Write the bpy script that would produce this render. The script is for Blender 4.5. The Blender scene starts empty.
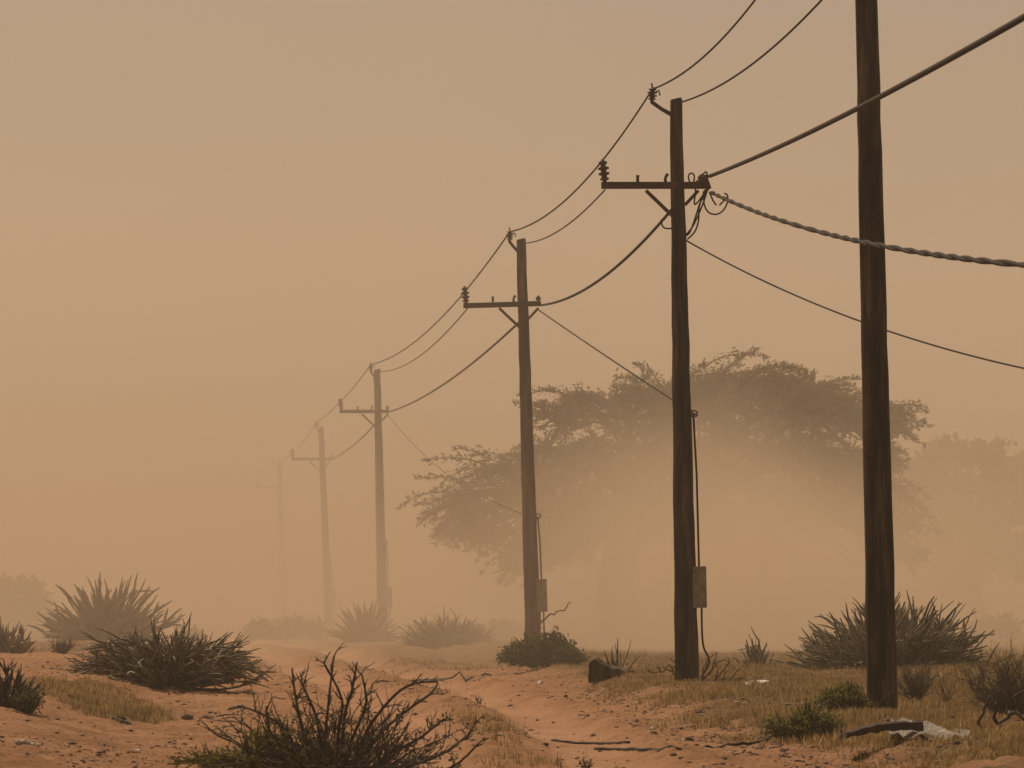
import bpy, math, random
import numpy as np
from mathutils import Vector

S = bpy.context.scene
COL = S.collection
R = math.radians

# ------------------------------------------------------------------ camera
F = 200.0 / 36.0 * 1024.0          # focal length in pixels
CZ, YH = 1.45, 590.0               # eye height, horizon row of the level camera
cam = bpy.data.objects.new('camera', bpy.data.cameras.new('camera'))
COL.objects.link(cam)
cam.data.lens = 200; cam.data.sensor_width = 36
cam.data.clip_end = 3000; cam.data.clip_start = 0.5
cam.location = (0, 0, CZ); cam.rotation_euler = (R(90), 0, 0)
cam.data.shift_y = (YH - 384) / 1024
cam.data.dof.use_dof = True
cam.data.dof.focus_distance = 74; cam.data.dof.aperture_fstop = 11
S.camera = cam

# ------------------------------------------------------------------ world, sun, exposure
SUN_EL, SUN_AZ = 52.0, -28.0       # azimuth from +Y (behind the scene), negative = left
w = bpy.data.worlds.new('World'); S.world = w; w.use_nodes = True
nt = w.node_tree; bg = nt.nodes['Background']
sky = nt.nodes.new('ShaderNodeTexSky'); sky.sky_type = 'NISHITA'; sky.sun_disc = False
sky.sun_elevation = R(SUN_EL); sky.sun_rotation = R(SUN_AZ)
sky.air_density = 1.0; sky.dust_density = 8.0; sky.ozone_density = 1.0
bw = nt.nodes.new('ShaderNodeRGBToBW')
tint = nt.nodes.new('ShaderNodeMix'); tint.data_type = 'RGBA'; tint.blend_type = 'MULTIPLY'
tint.inputs[0].default_value = 1.0
tint.inputs[7].default_value = (1.0, 0.755, 0.555, 1)     # airborne dust high above colours the whole sky
pw = nt.nodes.new('ShaderNodeMath'); pw.operation = 'POWER'; pw.inputs[1].default_value = .35   # dust evens the sky out
ml = nt.nodes.new('ShaderNodeMath'); ml.operation = 'MULTIPLY'; ml.inputs[1].default_value = 2.33
nt.links.new(sky.outputs[0], bw.inputs[0]); nt.links.new(bw.outputs[0], pw.inputs[0]); nt.links.new(pw.outputs[0], ml.inputs[0])
nt.links.new(ml.outputs[0], tint.inputs[6])
nt.links.new(tint.outputs[2], bg.inputs[0]); bg.inputs[1].default_value = 0.112

sv = Vector((math.sin(R(SUN_AZ)) * math.cos(R(SUN_EL)), math.cos(R(SUN_AZ)) * math.cos(R(SUN_EL)), math.sin(R(SUN_EL))))
sun = bpy.data.objects.new('sun', bpy.data.lights.new('sun', 'SUN')); COL.objects.link(sun)
sun.data.energy = 3.3; sun.data.angle = R(4); sun.data.color = (1, 0.83, 0.62)
sun.rotation_euler = sv.to_track_quat('Z', 'Y').to_euler(); sun.location = (0, 60, 60)

S.view_settings.view_transform = 'Standard'; S.view_settings.look = 'None'
S.view_settings.gamma = 1; S.view_settings.exposure = -0.08; S.view_settings.use_curve_mapping = False
S.render.engine = 'CYCLES'
S.cycles.use_denoising = True
S.cycles.max_bounces = 6; S.cycles.diffuse_bounces = 3; S.cycles.volume_bounces = 2
S.cycles.transparent_max_bounces = 12
S.cycles.use_adaptive_sampling = True

# ------------------------------------------------------------------ helpers
def at(px, py, d):
    return Vector(((px - 512) / F * d, d, CZ + (YH - py) / F * d))

def xat(px, d): return (px - 512) / F * d

def tag(o, label=None, cat=None, group=None, kind=None):
    if label: o['label'] = label
    if cat: o['category'] = cat
    if group: o['group'] = group
    if kind: o['kind'] = kind
    return o

def empty(name, loc, label, cat, group=None):
    o = bpy.data.objects.new(name, None); COL.objects.link(o)
    o.location = loc; o.empty_display_size = 0.2
    return tag(o, label, cat, group)

class MB:
    """collects tubes, boxes and lathes in world coordinates; built as one mesh"""
    def __init__(s): s.v = []; s.f = []
    def tube(s, pts, rad, n=6, cap=True):
        pts = [Vector(p) for p in pts]
        if not hasattr(rad, '__len__'): rad = [rad] * len(pts)
        b = len(s.v); m = len(pts)
        t0 = (pts[-1] - pts[0]); t0 = t0.normalized() if t0.length > 1e-9 else Vector((0, 0, 1))
        ref = Vector((0, 0, 1)) if abs(t0.z) < 0.8 else Vector((1, 0, 0))
        for i, p in enumerate(pts):
            t = pts[min(i + 1, m - 1)] - pts[max(i - 1, 0)]
            t = t.normalized() if t.length > 1e-9 else t0
            a = t.cross(ref)
            a = a.normalized() if a.length > 1e-6 else Vector((0, 1, 0))
            c = t.cross(a)
            for k in range(n):
                th = 2 * math.pi * k / n
                s.v.append(p + (a * math.cos(th) + c * math.sin(th)) * rad[i])
        for i in range(m - 1):
            for k in range(n):
                k2 = (k + 1) % n
                s.f.append((b + i * n + k, b + i * n + k2, b + (i + 1) * n + k2, b + (i + 1) * n + k))
        if cap:
            s.f.append(tuple(b + k for k in range(n))[::-1])
            s.f.append(tuple(b + (m - 1) * n + k for k in range(n)))
        return s
    def box(s, c, half, ax=None):
        c = Vector(c); X, Y, Z = ax or (Vector((1, 0, 0)), Vector((0, 1, 0)), Vector((0, 0, 1)))
        b = len(s.v)
        for sx in (-1, 1):
            for sy in (-1, 1):
                for sz in (-1, 1):
                    s.v.append(c + X * half[0] * sx + Y * half[1] * sy + Z * half[2] * sz)
        for q in ((0, 1, 3, 2), (4, 6, 7, 5), (0, 4, 5, 1), (2, 3, 7, 6), (0, 2, 6, 4), (1, 5, 7, 3)):
            s.f.append(tuple(b + i for i in q))
        return s
    def beam(s, a, b, wd, ht):
        a, b = Vector(a), Vector(b); X = (b - a); L = X.length; X.normalize()
        Y = Vector((0, 1, 0)); Z = X.cross(Y).normalized(); Y = Z.cross(X).normalized()
        return s.box((a + b) / 2, (L / 2, wd / 2, ht / 2), (X, Y, Z))
    def lathe(s, a, b, prof, n=12):
        a, b = Vector(a), Vector(b)
        return s.tube([a.lerp(b, t) for t, r in prof], [r for t, r in prof], n)
    def build(s, name, mat, parent=None, smooth=True, bevel=0):
        org = Vector(parent.matrix_basis.translation) if parent is not None else (
            Vector((sum(v.x for v in s.v) / len(s.v), sum(v.y for v in s.v) / len(s.v), min(v.z for v in s.v))))
        if parent is not None and parent.parent is not None: org = org + Vector(parent.parent.matrix_basis.translation)
        me = bpy.data.meshes.new(name)
        me.from_pydata([v - org for v in s.v], [], s.f); me.update()
        if smooth: me.polygons.foreach_set('use_smooth', [True] * len(me.polygons))
        me.materials.append(mat)
        o = bpy.data.objects.new(name, me); COL.objects.link(o)
        if parent is not None: o.parent = parent
        else: o.location = org
        if bevel:
            bv = o.modifiers.new('bevel', 'BEVEL'); bv.width = bevel; bv.segments = 2; bv.limit_method = 'ANGLE'
        return o

def np_mesh(name, verts, faces, mat, parent=None, org=(0, 0, 0), smooth=False):
    """faces: (n,k) int array"""
    verts = np.asarray(verts, dtype=np.float32) - np.asarray(org, dtype=np.float32); faces = np.asarray(faces, dtype=np.int32)
    me = bpy.data.meshes.new(name); n, k = faces.shape
    me.vertices.add(len(verts)); me.vertices.foreach_set('co', verts.ravel())
    me.loops.add(n * k); me.loops.foreach_set('vertex_index', faces.ravel())
    me.polygons.add(n); me.polygons.foreach_set('loop_start', np.arange(n, dtype=np.int32) * k)
    me.polygons.foreach_set('loop_total', np.full(n, k, dtype=np.int32))
    if smooth: me.polygons.foreach_set('use_smooth', np.ones(n, dtype=bool))
    me.update(calc_edges=True)
    me.materials.append(mat)
    o = bpy.data.objects.new(name, me); COL.objects.link(o)
    if parent is not None: o.parent = parent
    else: o.location = org
    return o

def hash2(ix, iy, seed):
    h = (ix.astype(np.int64) * 374761393 + iy.astype(np.int64) * 668265263 + seed * 982451653) & 0xffffffff
    h = ((h ^ (h >> 13)) * 1274126177) & 0xffffffff
    return ((h ^ (h >> 16)) & 0xffff) / 65535.0

def vnoise(x, y, seed=0):
    x = np.asarray(x, float); y = np.asarray(y, float)
    ix = np.floor(x); iy = np.floor(y); fx = x - ix; fy = y - iy
    fx = fx * fx * (3 - 2 * fx); fy = fy * fy * (3 - 2 * fy)
    a = hash2(ix, iy, seed); b = hash2(ix + 1, iy, seed); c = hash2(ix, iy + 1, seed); d = hash2(ix + 1, iy + 1, seed)
    return (a * (1 - fx) + b * fx) * (1 - fy) + (c * (1 - fx) + d * fx) * fy - 0.5

def sstep(a, b, x):
    t = np.clip((x - a) / (b - a), 0, 1); return t * t * (3 - 2 * t)

# ------------------------------------------------------------------ materials
def mat_new(name, rough=0.9):
    m = bpy.data.materials.new(name); m.use_nodes = True
    b = m.node_tree.nodes['Principled BSDF']; b.inputs['Roughness'].default_value = rough
    b.inputs['Specular IOR Level'].default_value = 0.25
    return m, m.node_tree, b

def ramp_noise(nt, scale, cols, detail=5, stretch=None, rough=0.6, coord='Object'):
    tc = nt.nodes.new('ShaderNodeTexCoord'); n = nt.nodes.new('ShaderNodeTexNoise')
    n.inputs['Scale'].default_value = scale; n.inputs['Detail'].default_value = detail; n.inputs['Roughness'].default_value = rough
    src = tc.outputs[coord]
    if stretch:
        mp = nt.nodes.new('ShaderNodeMapping'); mp.inputs['Scale'].default_value = stretch
        nt.links.new(src, mp.inputs[0]); src = mp.outputs[0]
    nt.links.new(src, n.inputs['Vector'])
    r = nt.nodes.new('ShaderNodeValToRGB'); e = r.color_ramp.elements
    while len(e) < len(cols): e.new(0.5)
    for i, (p, c) in enumerate(cols):
        e[i].position = p; e[i].color = (*c, 1)
    nt.links.new(n.outputs['Fac'], r.inputs[0])
    return n, r

def bump(nt, b, fac, strength=0.4, dist=0.01):
    bp = nt.nodes.new('ShaderNodeBump'); bp.inputs['Strength'].default_value = strength; bp.inputs['Distance'].default_value = dist
    nt.links.new(fac, bp.inputs['Height']); nt.links.new(bp.outputs[0], b.inputs['Normal'])

def pole_wood(name, dark, mid, light):
    m, nt, b = mat_new(name, .95)
    n, r = ramp_noise(nt, 9, [(.36, dark), (.5, mid), (.68, light)], stretch=(1, 1, .09))
    _, ck = ramp_noise(nt, 55, [(.36, (.12, .10, .09)), (.42, (1, 1, 1))], detail=3, stretch=(1, 1, .025))     # drying cracks
    n3, pt = ramp_noise(nt, 2.2, [(.3, (.45, .42, .4)), (.5, (1, 1, 1)), (.7, (1.5, 1.4, 1.3))], detail=6, stretch=(1, 1, .5))   # bleached patches
    a = nt.nodes.new('ShaderNodeMix'); a.data_type = 'RGBA'; a.blend_type = 'MULTIPLY'; a.inputs[0].default_value = 1
    c = nt.nodes.new('ShaderNodeMix'); c.data_type = 'RGBA'; c.blend_type = 'MULTIPLY'; c.inputs[0].default_value = 1
    nt.links.new(r.outputs[0], a.inputs[6]); nt.links.new(ck.outputs[0], a.inputs[7])
    nt.links.new(a.outputs[2], c.inputs[6]); nt.links.new(pt.outputs[0], c.inputs[7]); nt.links.new(c.outputs[2], b.inputs['Base Color'])
    bump(nt, b, ck.outputs[0], 1, .03); return m

def surf_mat(name, scale, cols, rough=0.9, stretch=None, bs=0.4, bd=0.01, metallic=0):
    m, nt, b = mat_new(name, rough)
    n, r = ramp_noise(nt, scale, cols, stretch=stretch)
    nt.links.new(r.outputs[0], b.inputs['Base Color']); bump(nt, b, n.outputs['Fac'], bs, bd)
    b.inputs['Metallic'].default_value = metallic
    return m

def plant_mat(name, cols, transl=0.25, rough=0.7, nscale=2.5):
    """colour varies from leaf to leaf (mesh island) and softly over the plant"""
    m, nt, b = mat_new(name, rough)
    g = nt.nodes.new('ShaderNodeNewGeometry'); r = nt.nodes.new('ShaderNodeValToRGB'); e = r.color_ramp.elements
    while len(e) < len(cols): e.new(0.5)
    for i, c in enumerate(cols):
        e[i].position = i / (len(cols) - 1); e[i].color = (*c, 1)
    n, _ = ramp_noise(nt, nscale, [(0, (0, 0, 0)), (1, (1, 1, 1))], detail=3)
    ma = nt.nodes.new('ShaderNodeMath'); ma.operation = 'MULTIPLY_ADD'
    ma.inputs[1].default_value = 0.6
    mb = nt.nodes.new('ShaderNodeMath'); mb.operation = 'MULTIPLY_ADD'; mb.inputs[1].default_value = 0.9; mb.inputs[2].default_value = -0.25
    nt.links.new(n.outputs['Fac'], mb.inputs[0])
    nt.links.new(g.outputs['Random Per Island'], ma.inputs[0]); nt.links.new(mb.outputs[0], ma.inputs[2])
    nt.links.new(ma.outputs[0], r.inputs[0]); nt.links.new(r.outputs[0], b.inputs['Base Color'])
    if transl:
        t = nt.nodes.new('ShaderNodeBsdfTranslucent'); mx = nt.nodes.new('ShaderNodeMixShader'); mx.inputs[0].default_value = transl
        nt.links.new(r.outputs[0], t.inputs[0]); nt.links.new(b.outputs[0], mx.inputs[1]); nt.links.new(t.outputs[0], mx.inputs[2])
        nt.links.new(mx.outputs[0], nt.nodes['Material Output'].inputs[0])
    return m

M = {}
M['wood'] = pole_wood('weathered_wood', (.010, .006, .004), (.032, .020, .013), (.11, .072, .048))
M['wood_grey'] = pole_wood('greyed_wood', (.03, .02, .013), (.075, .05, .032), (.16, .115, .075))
M['arm'] = surf_mat('rusty_steel', 14, [(0.3, (.035, .022, .015)), (0.6, (.075, .045, .03)), (0.8, (.11, .065, .04))], .75)
M['porcelain'] = surf_mat('brown_porcelain', 6, [(0.3, (.05, .026, .018)), (0.7, (.09, .045, .03))], .35)
M['wire'] = surf_mat('dull_wire', 3, [(0.3, (.016, .012, .009)), (0.7, (.036, .026, .018))], .9)
M['tape'] = surf_mat('pale_tape', 8, [(0.3, (.3, .27, .22)), (0.7, (.5, .45, .38))], .7)
M['box'] = surf_mat('dusty_grey_paint', 7, [(0.3, (.14, .115, .09)), (0.55, (.25, .215, .175)), (0.8, (.33, .285, .235))], .7)
M['stick'] = surf_mat('dry_twig_bark', 12, [(0.3, (.05, .03, .018)), (0.55, (.11, .07, .042)), (0.8, (.2, .14, .09))], .9)
M['stone'] = surf_mat('dusty_stone', 9, [(0.3, (.07, .045, .03)), (0.6, (.14, .09, .06)), (0.8, (.22, .15, .10))], .95)
M['paper'] = surf_mat('dirty_white_paper', 9, [(0.3, (.5, .42, .34)), (0.6, (.75, .68, .6)), (0.8, (.82, .78, .7))], .8)
M['tin'] = surf_mat('weathered_tin', 3.5, [(0.3, (.05, .036, .026)), (0.48, (.13, .10, .078)), (0.75, (.27, .225, .18))], .55, metallic=.2)
M['plank'] = surf_mat('charred_plank', 9, [(0.3, (.018, .011, .008)), (0.7, (.06, .038, .024))], .9, (.15, 1, 1))
M['bark'] = surf_mat('acacia_bark', 5, [(0.3, (.04, .028, .02)), (0.7, (.10, .07, .05))], .95)
M['thorn_leaf'] = plant_mat('acacia_leaf', [(.075, .056, .020), (.125, .092, .034), (.19, .14, .055)], .45)
M['euph'] = plant_mat('succulent_green', [(.06, .052, .026), (.12, .102, .054), (.20, .168, .098), (.36, .30, .20)], .05)
M['euph_dry'] = plant_mat('grey_green_stem', [(.06, .047, .027), (.125, .098, .058), (.21, .165, .10), (.36, .295, .20)], .05)
M['leaf_green'] = plant_mat('fresh_leaf', [(.025, .032, .010), (.06, .072, .022), (.12, .135, .042)], .35)
M['leaf_bright'] = plant_mat('bright_leaf', [(.075, .078, .013), (.16, .16, .032), (.27, .25, .065)], .45)
M['leaf_yellow'] = plant_mat('yellow_green_leaf', [(.06, .055, .010), (.15, .13, .026), (.30, .25, .06)], .45)
M['twig_dark'] = plant_mat('dark_twig', [(.014, .010, .007), (.032, .023, .015), (.06, .045, .03), (.13, .10, .07)], 0)
M['twig_dry'] = plant_mat('dry_twig', [(.05, .036, .023), (.09, .066, .042), (.16, .12, .08)], 0)
M['crumb'] = plant_mat('soil_crumb', [(.035, .02, .012), (.09, .05, .03), (.20, .105, .06), (.33, .18, .105)], 0)
M['grass'] = plant_mat('straw_grass', [(.07, .05, .02), (.20, .13, .05), (.38, .25, .105), (.60, .45, .24)], .45, nscale=1.1)

def ground_mat():
    m, nt, b = mat_new('sand_and_soil', .98)
    b.inputs['Specular IOR Level'].default_value = 0.08
    _, r1 = ramp_noise(nt, .9, [(0.3, (.28, .145, .074)), (0.5, (.42, .22, .116)), (0.72, (.52, .29, .163))], detail=9, rough=.68)
    _, r2 = ramp_noise(nt, 2.3, [(0.3, (.13, .078, .038)), (0.5, (.22, .135, .065)), (0.7, (.32, .205, .105))], detail=8, rough=.7)
    rt_ = nt.nodes.new('ShaderNodeAttribute'); rt_.attribute_name = 'rut'      # fine pale sand packed by wheels
    rm = nt.nodes.new('ShaderNodeMix'); rm.data_type = 'RGBA'; rm.inputs[7].default_value = (.55, .31, .185, 1)
    rh = nt.nodes.new('ShaderNodeMath'); rh.operation = 'MULTIPLY'; rh.inputs[1].default_value = .85
    nt.links.new(rt_.outputs['Fac'], rh.inputs[0]); nt.links.new(rh.outputs[0], rm.inputs[0]); nt.links.new(r1.outputs[0], rm.inputs[6])
    at_ = nt.nodes.new('ShaderNodeAttribute'); at_.attribute_name = 'grassy'
    mx = nt.nodes.new('ShaderNodeMix'); mx.data_type = 'RGBA'
    nt.links.new(at_.outputs['Fac'], mx.inputs[0]); nt.links.new(rm.outputs[2], mx.inputs[6]); nt.links.new(r2.outputs[0], mx.inputs[7])
    # crumbs, droppings and darker damp clods lying in the sand
    n3, r3 = ramp_noise(nt, 9, [(0.33, (.42, .38, .36)), (0.43, (1, 1, 1))], detail=4, rough=.7)
    m2 = nt.nodes.new('ShaderNodeMix'); m2.data_type = 'RGBA'; m2.blend_type = 'MULTIPLY'; m2.inputs[0].default_value = .8
    nt.links.new(mx.outputs[2], m2.inputs[6]); nt.links.new(r3.outputs[0], m2.inputs[7])
    nt.links.new(m2.outputs[2], b.inputs['Base Color'])
    n4, _ = ramp_noise(nt, 11, [(0, (0, 0, 0)), (1, (1, 1, 1))], detail=8, rough=.7)
    bump(nt, b, n4.outputs['Fac'], 1.0, .09)
    return m
M['ground'] = ground_mat()

# ------------------------------------------------------------------ terrain
def xb(d):   return np.interp(d, [0, 30, 48.5, 57, 75, 106, 150, 220, 600], [4.2, 3.2, 2.45, 1.88, 1.16, -.6, -4.2, -10, -45])
def xl(d):   return np.interp(d, [0, 30, 46, 65, 80, 100, 150, 220, 600], [-2.4, -2.6, -3.0, -4.2, -4.6, -5.6, -9.5, -17, -60])
def xrut(d): return np.interp(d, [0, 30, 46, 66, 87, 120, 160, 600], [1.6, 1.3, .87, .36, -.95, -3.6, -7.4, -52])

MOUNDS = [  # x, y, radius x, radius y, height
    (xat(687, 78), 77.5, 1.6, 5, .03), (xat(560, 97), 96, 1.5, 6, .16), (xat(825, 57), 57, .5, 2.5, .10), (xat(885, 60), 60, .6, 3, -.16),
    (xat(165, 78), 78, 2.0, 4, .07), (xat(105, 120), 118, 3.0, 8, .16), (xat(905, 53), 53, 1.0, 2, .05),
    (xat(890, 90), 90, 3.0, 6, .05), (xat(430, 122), 122, 2.5, 7, .25), (xat(365, 138), 138, 2.2, 8, .2),
    (xat(20, 64), 62, 1.2, 5, .16), (xat(60, 92), 92, 2, 6, .16)]

def gz(x, y):
    x = np.asarray(x, float); y = np.asarray(y, float)
    dx = x - xb(y) + .5 * vnoise(x * .7, y * .22, 5)
    br = sstep(-.1, 1.3, dx)
    bl = sstep(.2, -1.4, x - xl(y) + .7 * vnoise(x * .6, y * .2, 9))
    z = .19 * br + .25 * bl
    # washed-out runnels down the right bank
    slope = sstep(-.3, .15, dx) * sstep(2.0, 1.2, dx)
    rid = 1 - np.abs(2 * vnoise(y * .34 + x * .9, x * .35, 21)) * 2
    z = z - .13 * slope * rid * rid
    # the two ruts and the rough strip between them
    r = xrut(y)
    for o, a in ((0, .11), (-1.65, .08)):
        q = (x - r - o) / .44
        z = z - a * np.exp(-q ** 4) + .04 * np.exp(-((np.abs(q) - 1.55) / .4) ** 2)
    z = z + .05 * np.exp(-((x - r + .8) / .45) ** 2) * (.7 + vnoise(x * 2, y * .8, 3))
    for mx_, my, rx, ry, h in MOUNDS:
        z = z + h * np.exp(-((x - mx_) / rx) ** 2 - ((y - my) / ry) ** 2)
    z = z + .07 * vnoise(x * .5, y * .13, 1) + .045 * vnoise(x * 1.3, y * .6, 2)
    near = sstep(170, 110, y)
    rough = .6 + .8 * (vnoise(x * .4, y * .15, 15) + .5)
    rutm = np.maximum(np.exp(-((x - r) / .46) ** 4), np.exp(-((x - r + 1.65) / .46) ** 4))
    z = z + near * rough * (1 - .75 * rutm) * (.055 * vnoise(x * 3.1, y * 2.2, 4) + .040 * vnoise(x * 7, y * 5.5, 6) + .026 * vnoise(x * 17, y * 13, 7))
    return z

def g1(x, y): return float(gz(np.array([x]), np.array([y]))[0])
def on(px, d, dz=0.0):
    x = xat(px, d); return Vector((x, d, g1(x, d) + dz))

def grassy(x, y):
    dx = x - xb(y) + .5 * vnoise(x * .7, y * .22, 5)
    n = vnoise(x * 1.1, y * .35, 31) + .6 * vnoise(x * 3.3, y * 1.2, 32)
    a = .22 * sstep(-.2, .4, dx + .5 * n) + .78 * sstep(.35, 1.2, dx + .9 * n)
    pl = np.exp(-((x - xat(88, 67)) / .75) ** 2 - ((y - 66) / 7) ** 2) + .8 * np.exp(-((x - xat(120, 61)) / .55) ** 2 - ((y - 61) / 4) ** 2)
    b = sstep(.22, .85, pl + .55 * n)
    md = .16 * sstep(.5, 1.0, np.exp(-((x - xrut(y) + .8) / .45) ** 2) + .5 * n)
    far = .75 * sstep(92, 115, y) * sstep(.2, 1.3, np.abs(x - xrut(y) + .8) - .6 + n)
    rt = .85 * sstep(1.2, 2.2, dx + .3 * n) * sstep(85, 70, y)
    return np.clip(np.maximum.reduce([a, b, md, far, rt]), 0, 1)

def build_ground():
    rows = [-40, -10, 10, 24, 32, 38]
    y = 41.0
    while y < 600:
        rows.append(y); y += .055 * (y / 46) ** 1.75 if y < 140 else y * .02
    rows.append(600)
    rows = np.array(rows)
    u = np.concatenate([[-8, -4, -2.4, -1.8, -1.5], np.linspace(-1.35, 1.35, 420), [1.5, 1.8, 2.4, 4, 8]])
    half = np.maximum(rows * 512 / F, 3.6)
    X = u[None, :] * half[:, None]; Y = np.repeat(rows[:, None], len(u), 1)
    Z = gz(X, Y)
    V = np.stack([X, Y, Z], -1).reshape(-1, 3)
    G = grassy(X, Y).reshape(-1)
    RU = np.maximum(np.exp(-((X - xrut(Y)) / .46) ** 4), np.exp(-((X - xrut(Y) + 1.65) / .46) ** 4)).reshape(-1) * (.75 + vnoise(X * 2, Y * .8, 91).reshape(-1))
    nr, nc = X.shape
    i = np.arange((nr - 1) * (nc - 1)); q = (i // (nc - 1)) * nc + i % (nc - 1)
    faces = np.stack([q, q + 1, q + nc + 1, q + nc], 1)
    cx = X.reshape(-1)[faces].mean(1); cy = Y.reshape(-1)[faces].mean(1)
    t = cx - xrut(cy) + .8
    track = (np.abs(t) < 1.45 + .25 * vnoise(cy * .3, cx * 0, 44)) & (cy > 5) & (cy < 300)
    for name, sel in (('ground', ~track), ('dirt_track', track)):
        fs = faces[sel]; used, inv = np.unique(fs, return_inverse=True)
        o = np_mesh(name, V[used], inv.reshape(fs.shape), M['ground'], smooth=True)
        a = o.data.attributes.new('grassy', 'FLOAT', 'POINT'); a.data.foreach_set('value', G[used].astype(np.float32))
        a = o.data.attributes.new('rut', 'FLOAT', 'POINT'); a.data.foreach_set('value', RU[used].astype(np.float32))
        tag(o, kind='structure')
build_ground()

# ------------------------------------------------------------------ air: even haze, and the blowing dust bank behind it
def volume_mat(name, color, dens, aniso):
    m = bpy.data.materials.new(name); m.use_nodes = True; nt = m.node_tree
    nt.nodes.remove(nt.nodes['Principled BSDF'])
    v = nt.nodes.new('ShaderNodeVolumePrincipled'); v.inputs['Color'].default_value = (*color, 1)
    v.inputs['Density'].default_value = dens; v.inputs['Anisotropy'].default_value = aniso
    nt.links.new(v.outputs[0], nt.nodes['Material Output'].inputs['Volume'])
    return m, nt, v

HAZE_COL, HAZE_DENS = (.82, .73, .62), .0008
m, _, _ = volume_mat('haze_air', HAZE_COL, HAZE_DENS, .25)
hz = MB().box((0, 285, 13.5), (560, 345, 16)).build('haze', m, smooth=False)
tag(hz, 'thin brown haze of airborne dust filling the air over the whole plain', 'haze', kind='stuff')

DUST_COL, DUST_DENS = (.755, .66, .525), .0145
m, nt, v = volume_mat('dust_air', DUST_COL, DUST_DENS, .25)
def node(op, *ins):
    n = nt.nodes.new('ShaderNodeMath'); n.operation = op
    for i, a in enumerate(ins):
        if isinstance(a, (int, float)): n.inputs[i].default_value = a
        else: nt.links.new(a, n.inputs[i])
    return n.outputs[0]
def ramp01(val, a, b):
    n = nt.nodes.new('ShaderNodeMapRange'); n.interpolation_type = 'SMOOTHSTEP'
    n.inputs[1].default_value = a; n.inputs[2].default_value = b
    nt.links.new(val, n.inputs[0]); return n.outputs[0]
g = nt.nodes.new('ShaderNodeNewGeometry'); sp = nt.nodes.new('ShaderNodeSeparateXYZ'); nt.links.new(g.outputs['Position'], sp.inputs[0])
nz = nt.nodes.new('ShaderNodeTexNoise'); nz.inputs['Scale'].default_value = .16; nz.inputs['Detail'].default_value = 3
nt.links.new(g.outputs['Position'], nz.inputs['Vector'])
front = node('ADD', ramp01(sp.outputs[1], 62, 152), node('MULTIPLY', ramp01(sp.outputs[1], 158, 205), .95))
n2 = nt.nodes.new('ShaderNodeTexNoise'); n2.inputs['Scale'].default_value = .055; n2.inputs['Detail'].default_value = 4; n2.inputs['Roughness'].default_value = .6
nt.links.new(g.outputs['Position'], n2.inputs['Vector'])
billow = ramp01(n2.outputs[0], .30, .70)
frontlow = ramp01(sp.outputs[1], 52, 118)
top = ramp01(sp.outputs[2], 26, 8)
low = ramp01(node('ADD', sp.outputs[2], node('MULTIPLY', node('SUBTRACT', nz.outputs[0], .5), 7.0)), 5.5, .5)
lowb = ramp01(node('ADD', sp.outputs[2], node('MULTIPLY', node('SUBTRACT', nz.outputs[0], .5), 6.0)), 5.4, .9)
gx = node('MULTIPLY', node('SUBTRACT', sp.outputs[0], 4.9), 1 / 3.7)
gy = node('MULTIPLY', node('SUBTRACT', sp.outputs[1], 120), 1 / 9)
blob = node('POWER', 2.718, node('MULTIPLY', node('ADD', node('MULTIPLY', gx, gx), node('MULTIPLY', gy, gy)), -1))
dens0 = node('MULTIPLY', node('ADD', node('MULTIPLY', top, node('MULTIPLY', front, .72)), node('MULTIPLY', low, node('MULTIPLY', frontlow, .8))), node('ADD', node('MULTIPLY', billow, 1.3), .35)); bl = node('MULTIPLY', node('MULTIPLY', lowb, blob), 19.0)
nt.links.new(node('MULTIPLY', node('ADD', dens0, bl), DUST_DENS), v.inputs['Density'])
dc = nt.nodes.new('ShaderNodeMix'); dc.data_type = 'RGBA'                # coarse red sand blows low, fine pale dust hangs high
dc.inputs[6].default_value = (.81, .65, .485, 1); dc.inputs[7].default_value = (.78, .69, .595, 1)
nt.links.new(ramp01(sp.outputs[2], 1, 14), dc.inputs[0]); nt.links.new(dc.outputs[2], v.inputs['Color'])
du = MB().box((0, 245, 12.8), (150, 160, 13.8)).build('dust', m, smooth=False)
m.cycles.volume_step_rate = 0.8 if hasattr(m, 'cycles') and hasattr(m.cycles, 'volume_step_rate') else 1
tag(du, 'billowing bank of brown dust rolling over the plain around the thorn tree', 'dust cloud', kind='stuff')

# ------------------------------------------------------------------ utility poles
SHED = [(0, .35), (.06, .35), (.10, .8), (.16, .8), (.20, .5), (.28, .5), (.32, 1), (.39, 1), (.43, .5), (.51, .5), (.55, 1), (.62, 1), (.66, .5), (.74, .45), (.78, .8), (.86, .75), (.92, .3), (1, .2)]
def insulator(root, a, b, r, n=14):
    return MB().lathe(a, b, [(t, q * r) for t, q in SHED], n).build('insulator', M['porcelain'], root)

def pole_shaft(root, base, top, r0, r1, seed, sides=20, mat='wood'):
    rnd = random.Random(seed); n = 26; pts = []; rad = []
    for i in range(n + 1):
        t = i / n; p = base.lerp(top, t) + Vector((rnd.uniform(-1, 1) * .006, 0, 0)); pts.append(p)
        rad.append((r0 * (1 - t) + r1 * t) * (1 + rnd.uniform(-.012, .012)))
    pts[0] = pts[0] - Vector((0, 0, .4))
    pts += [top + (top - base).normalized() * .018]; rad += [r1 * .9]
    return MB().tube(pts, rad, sides).build('shaft', M[mat], root)

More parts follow.
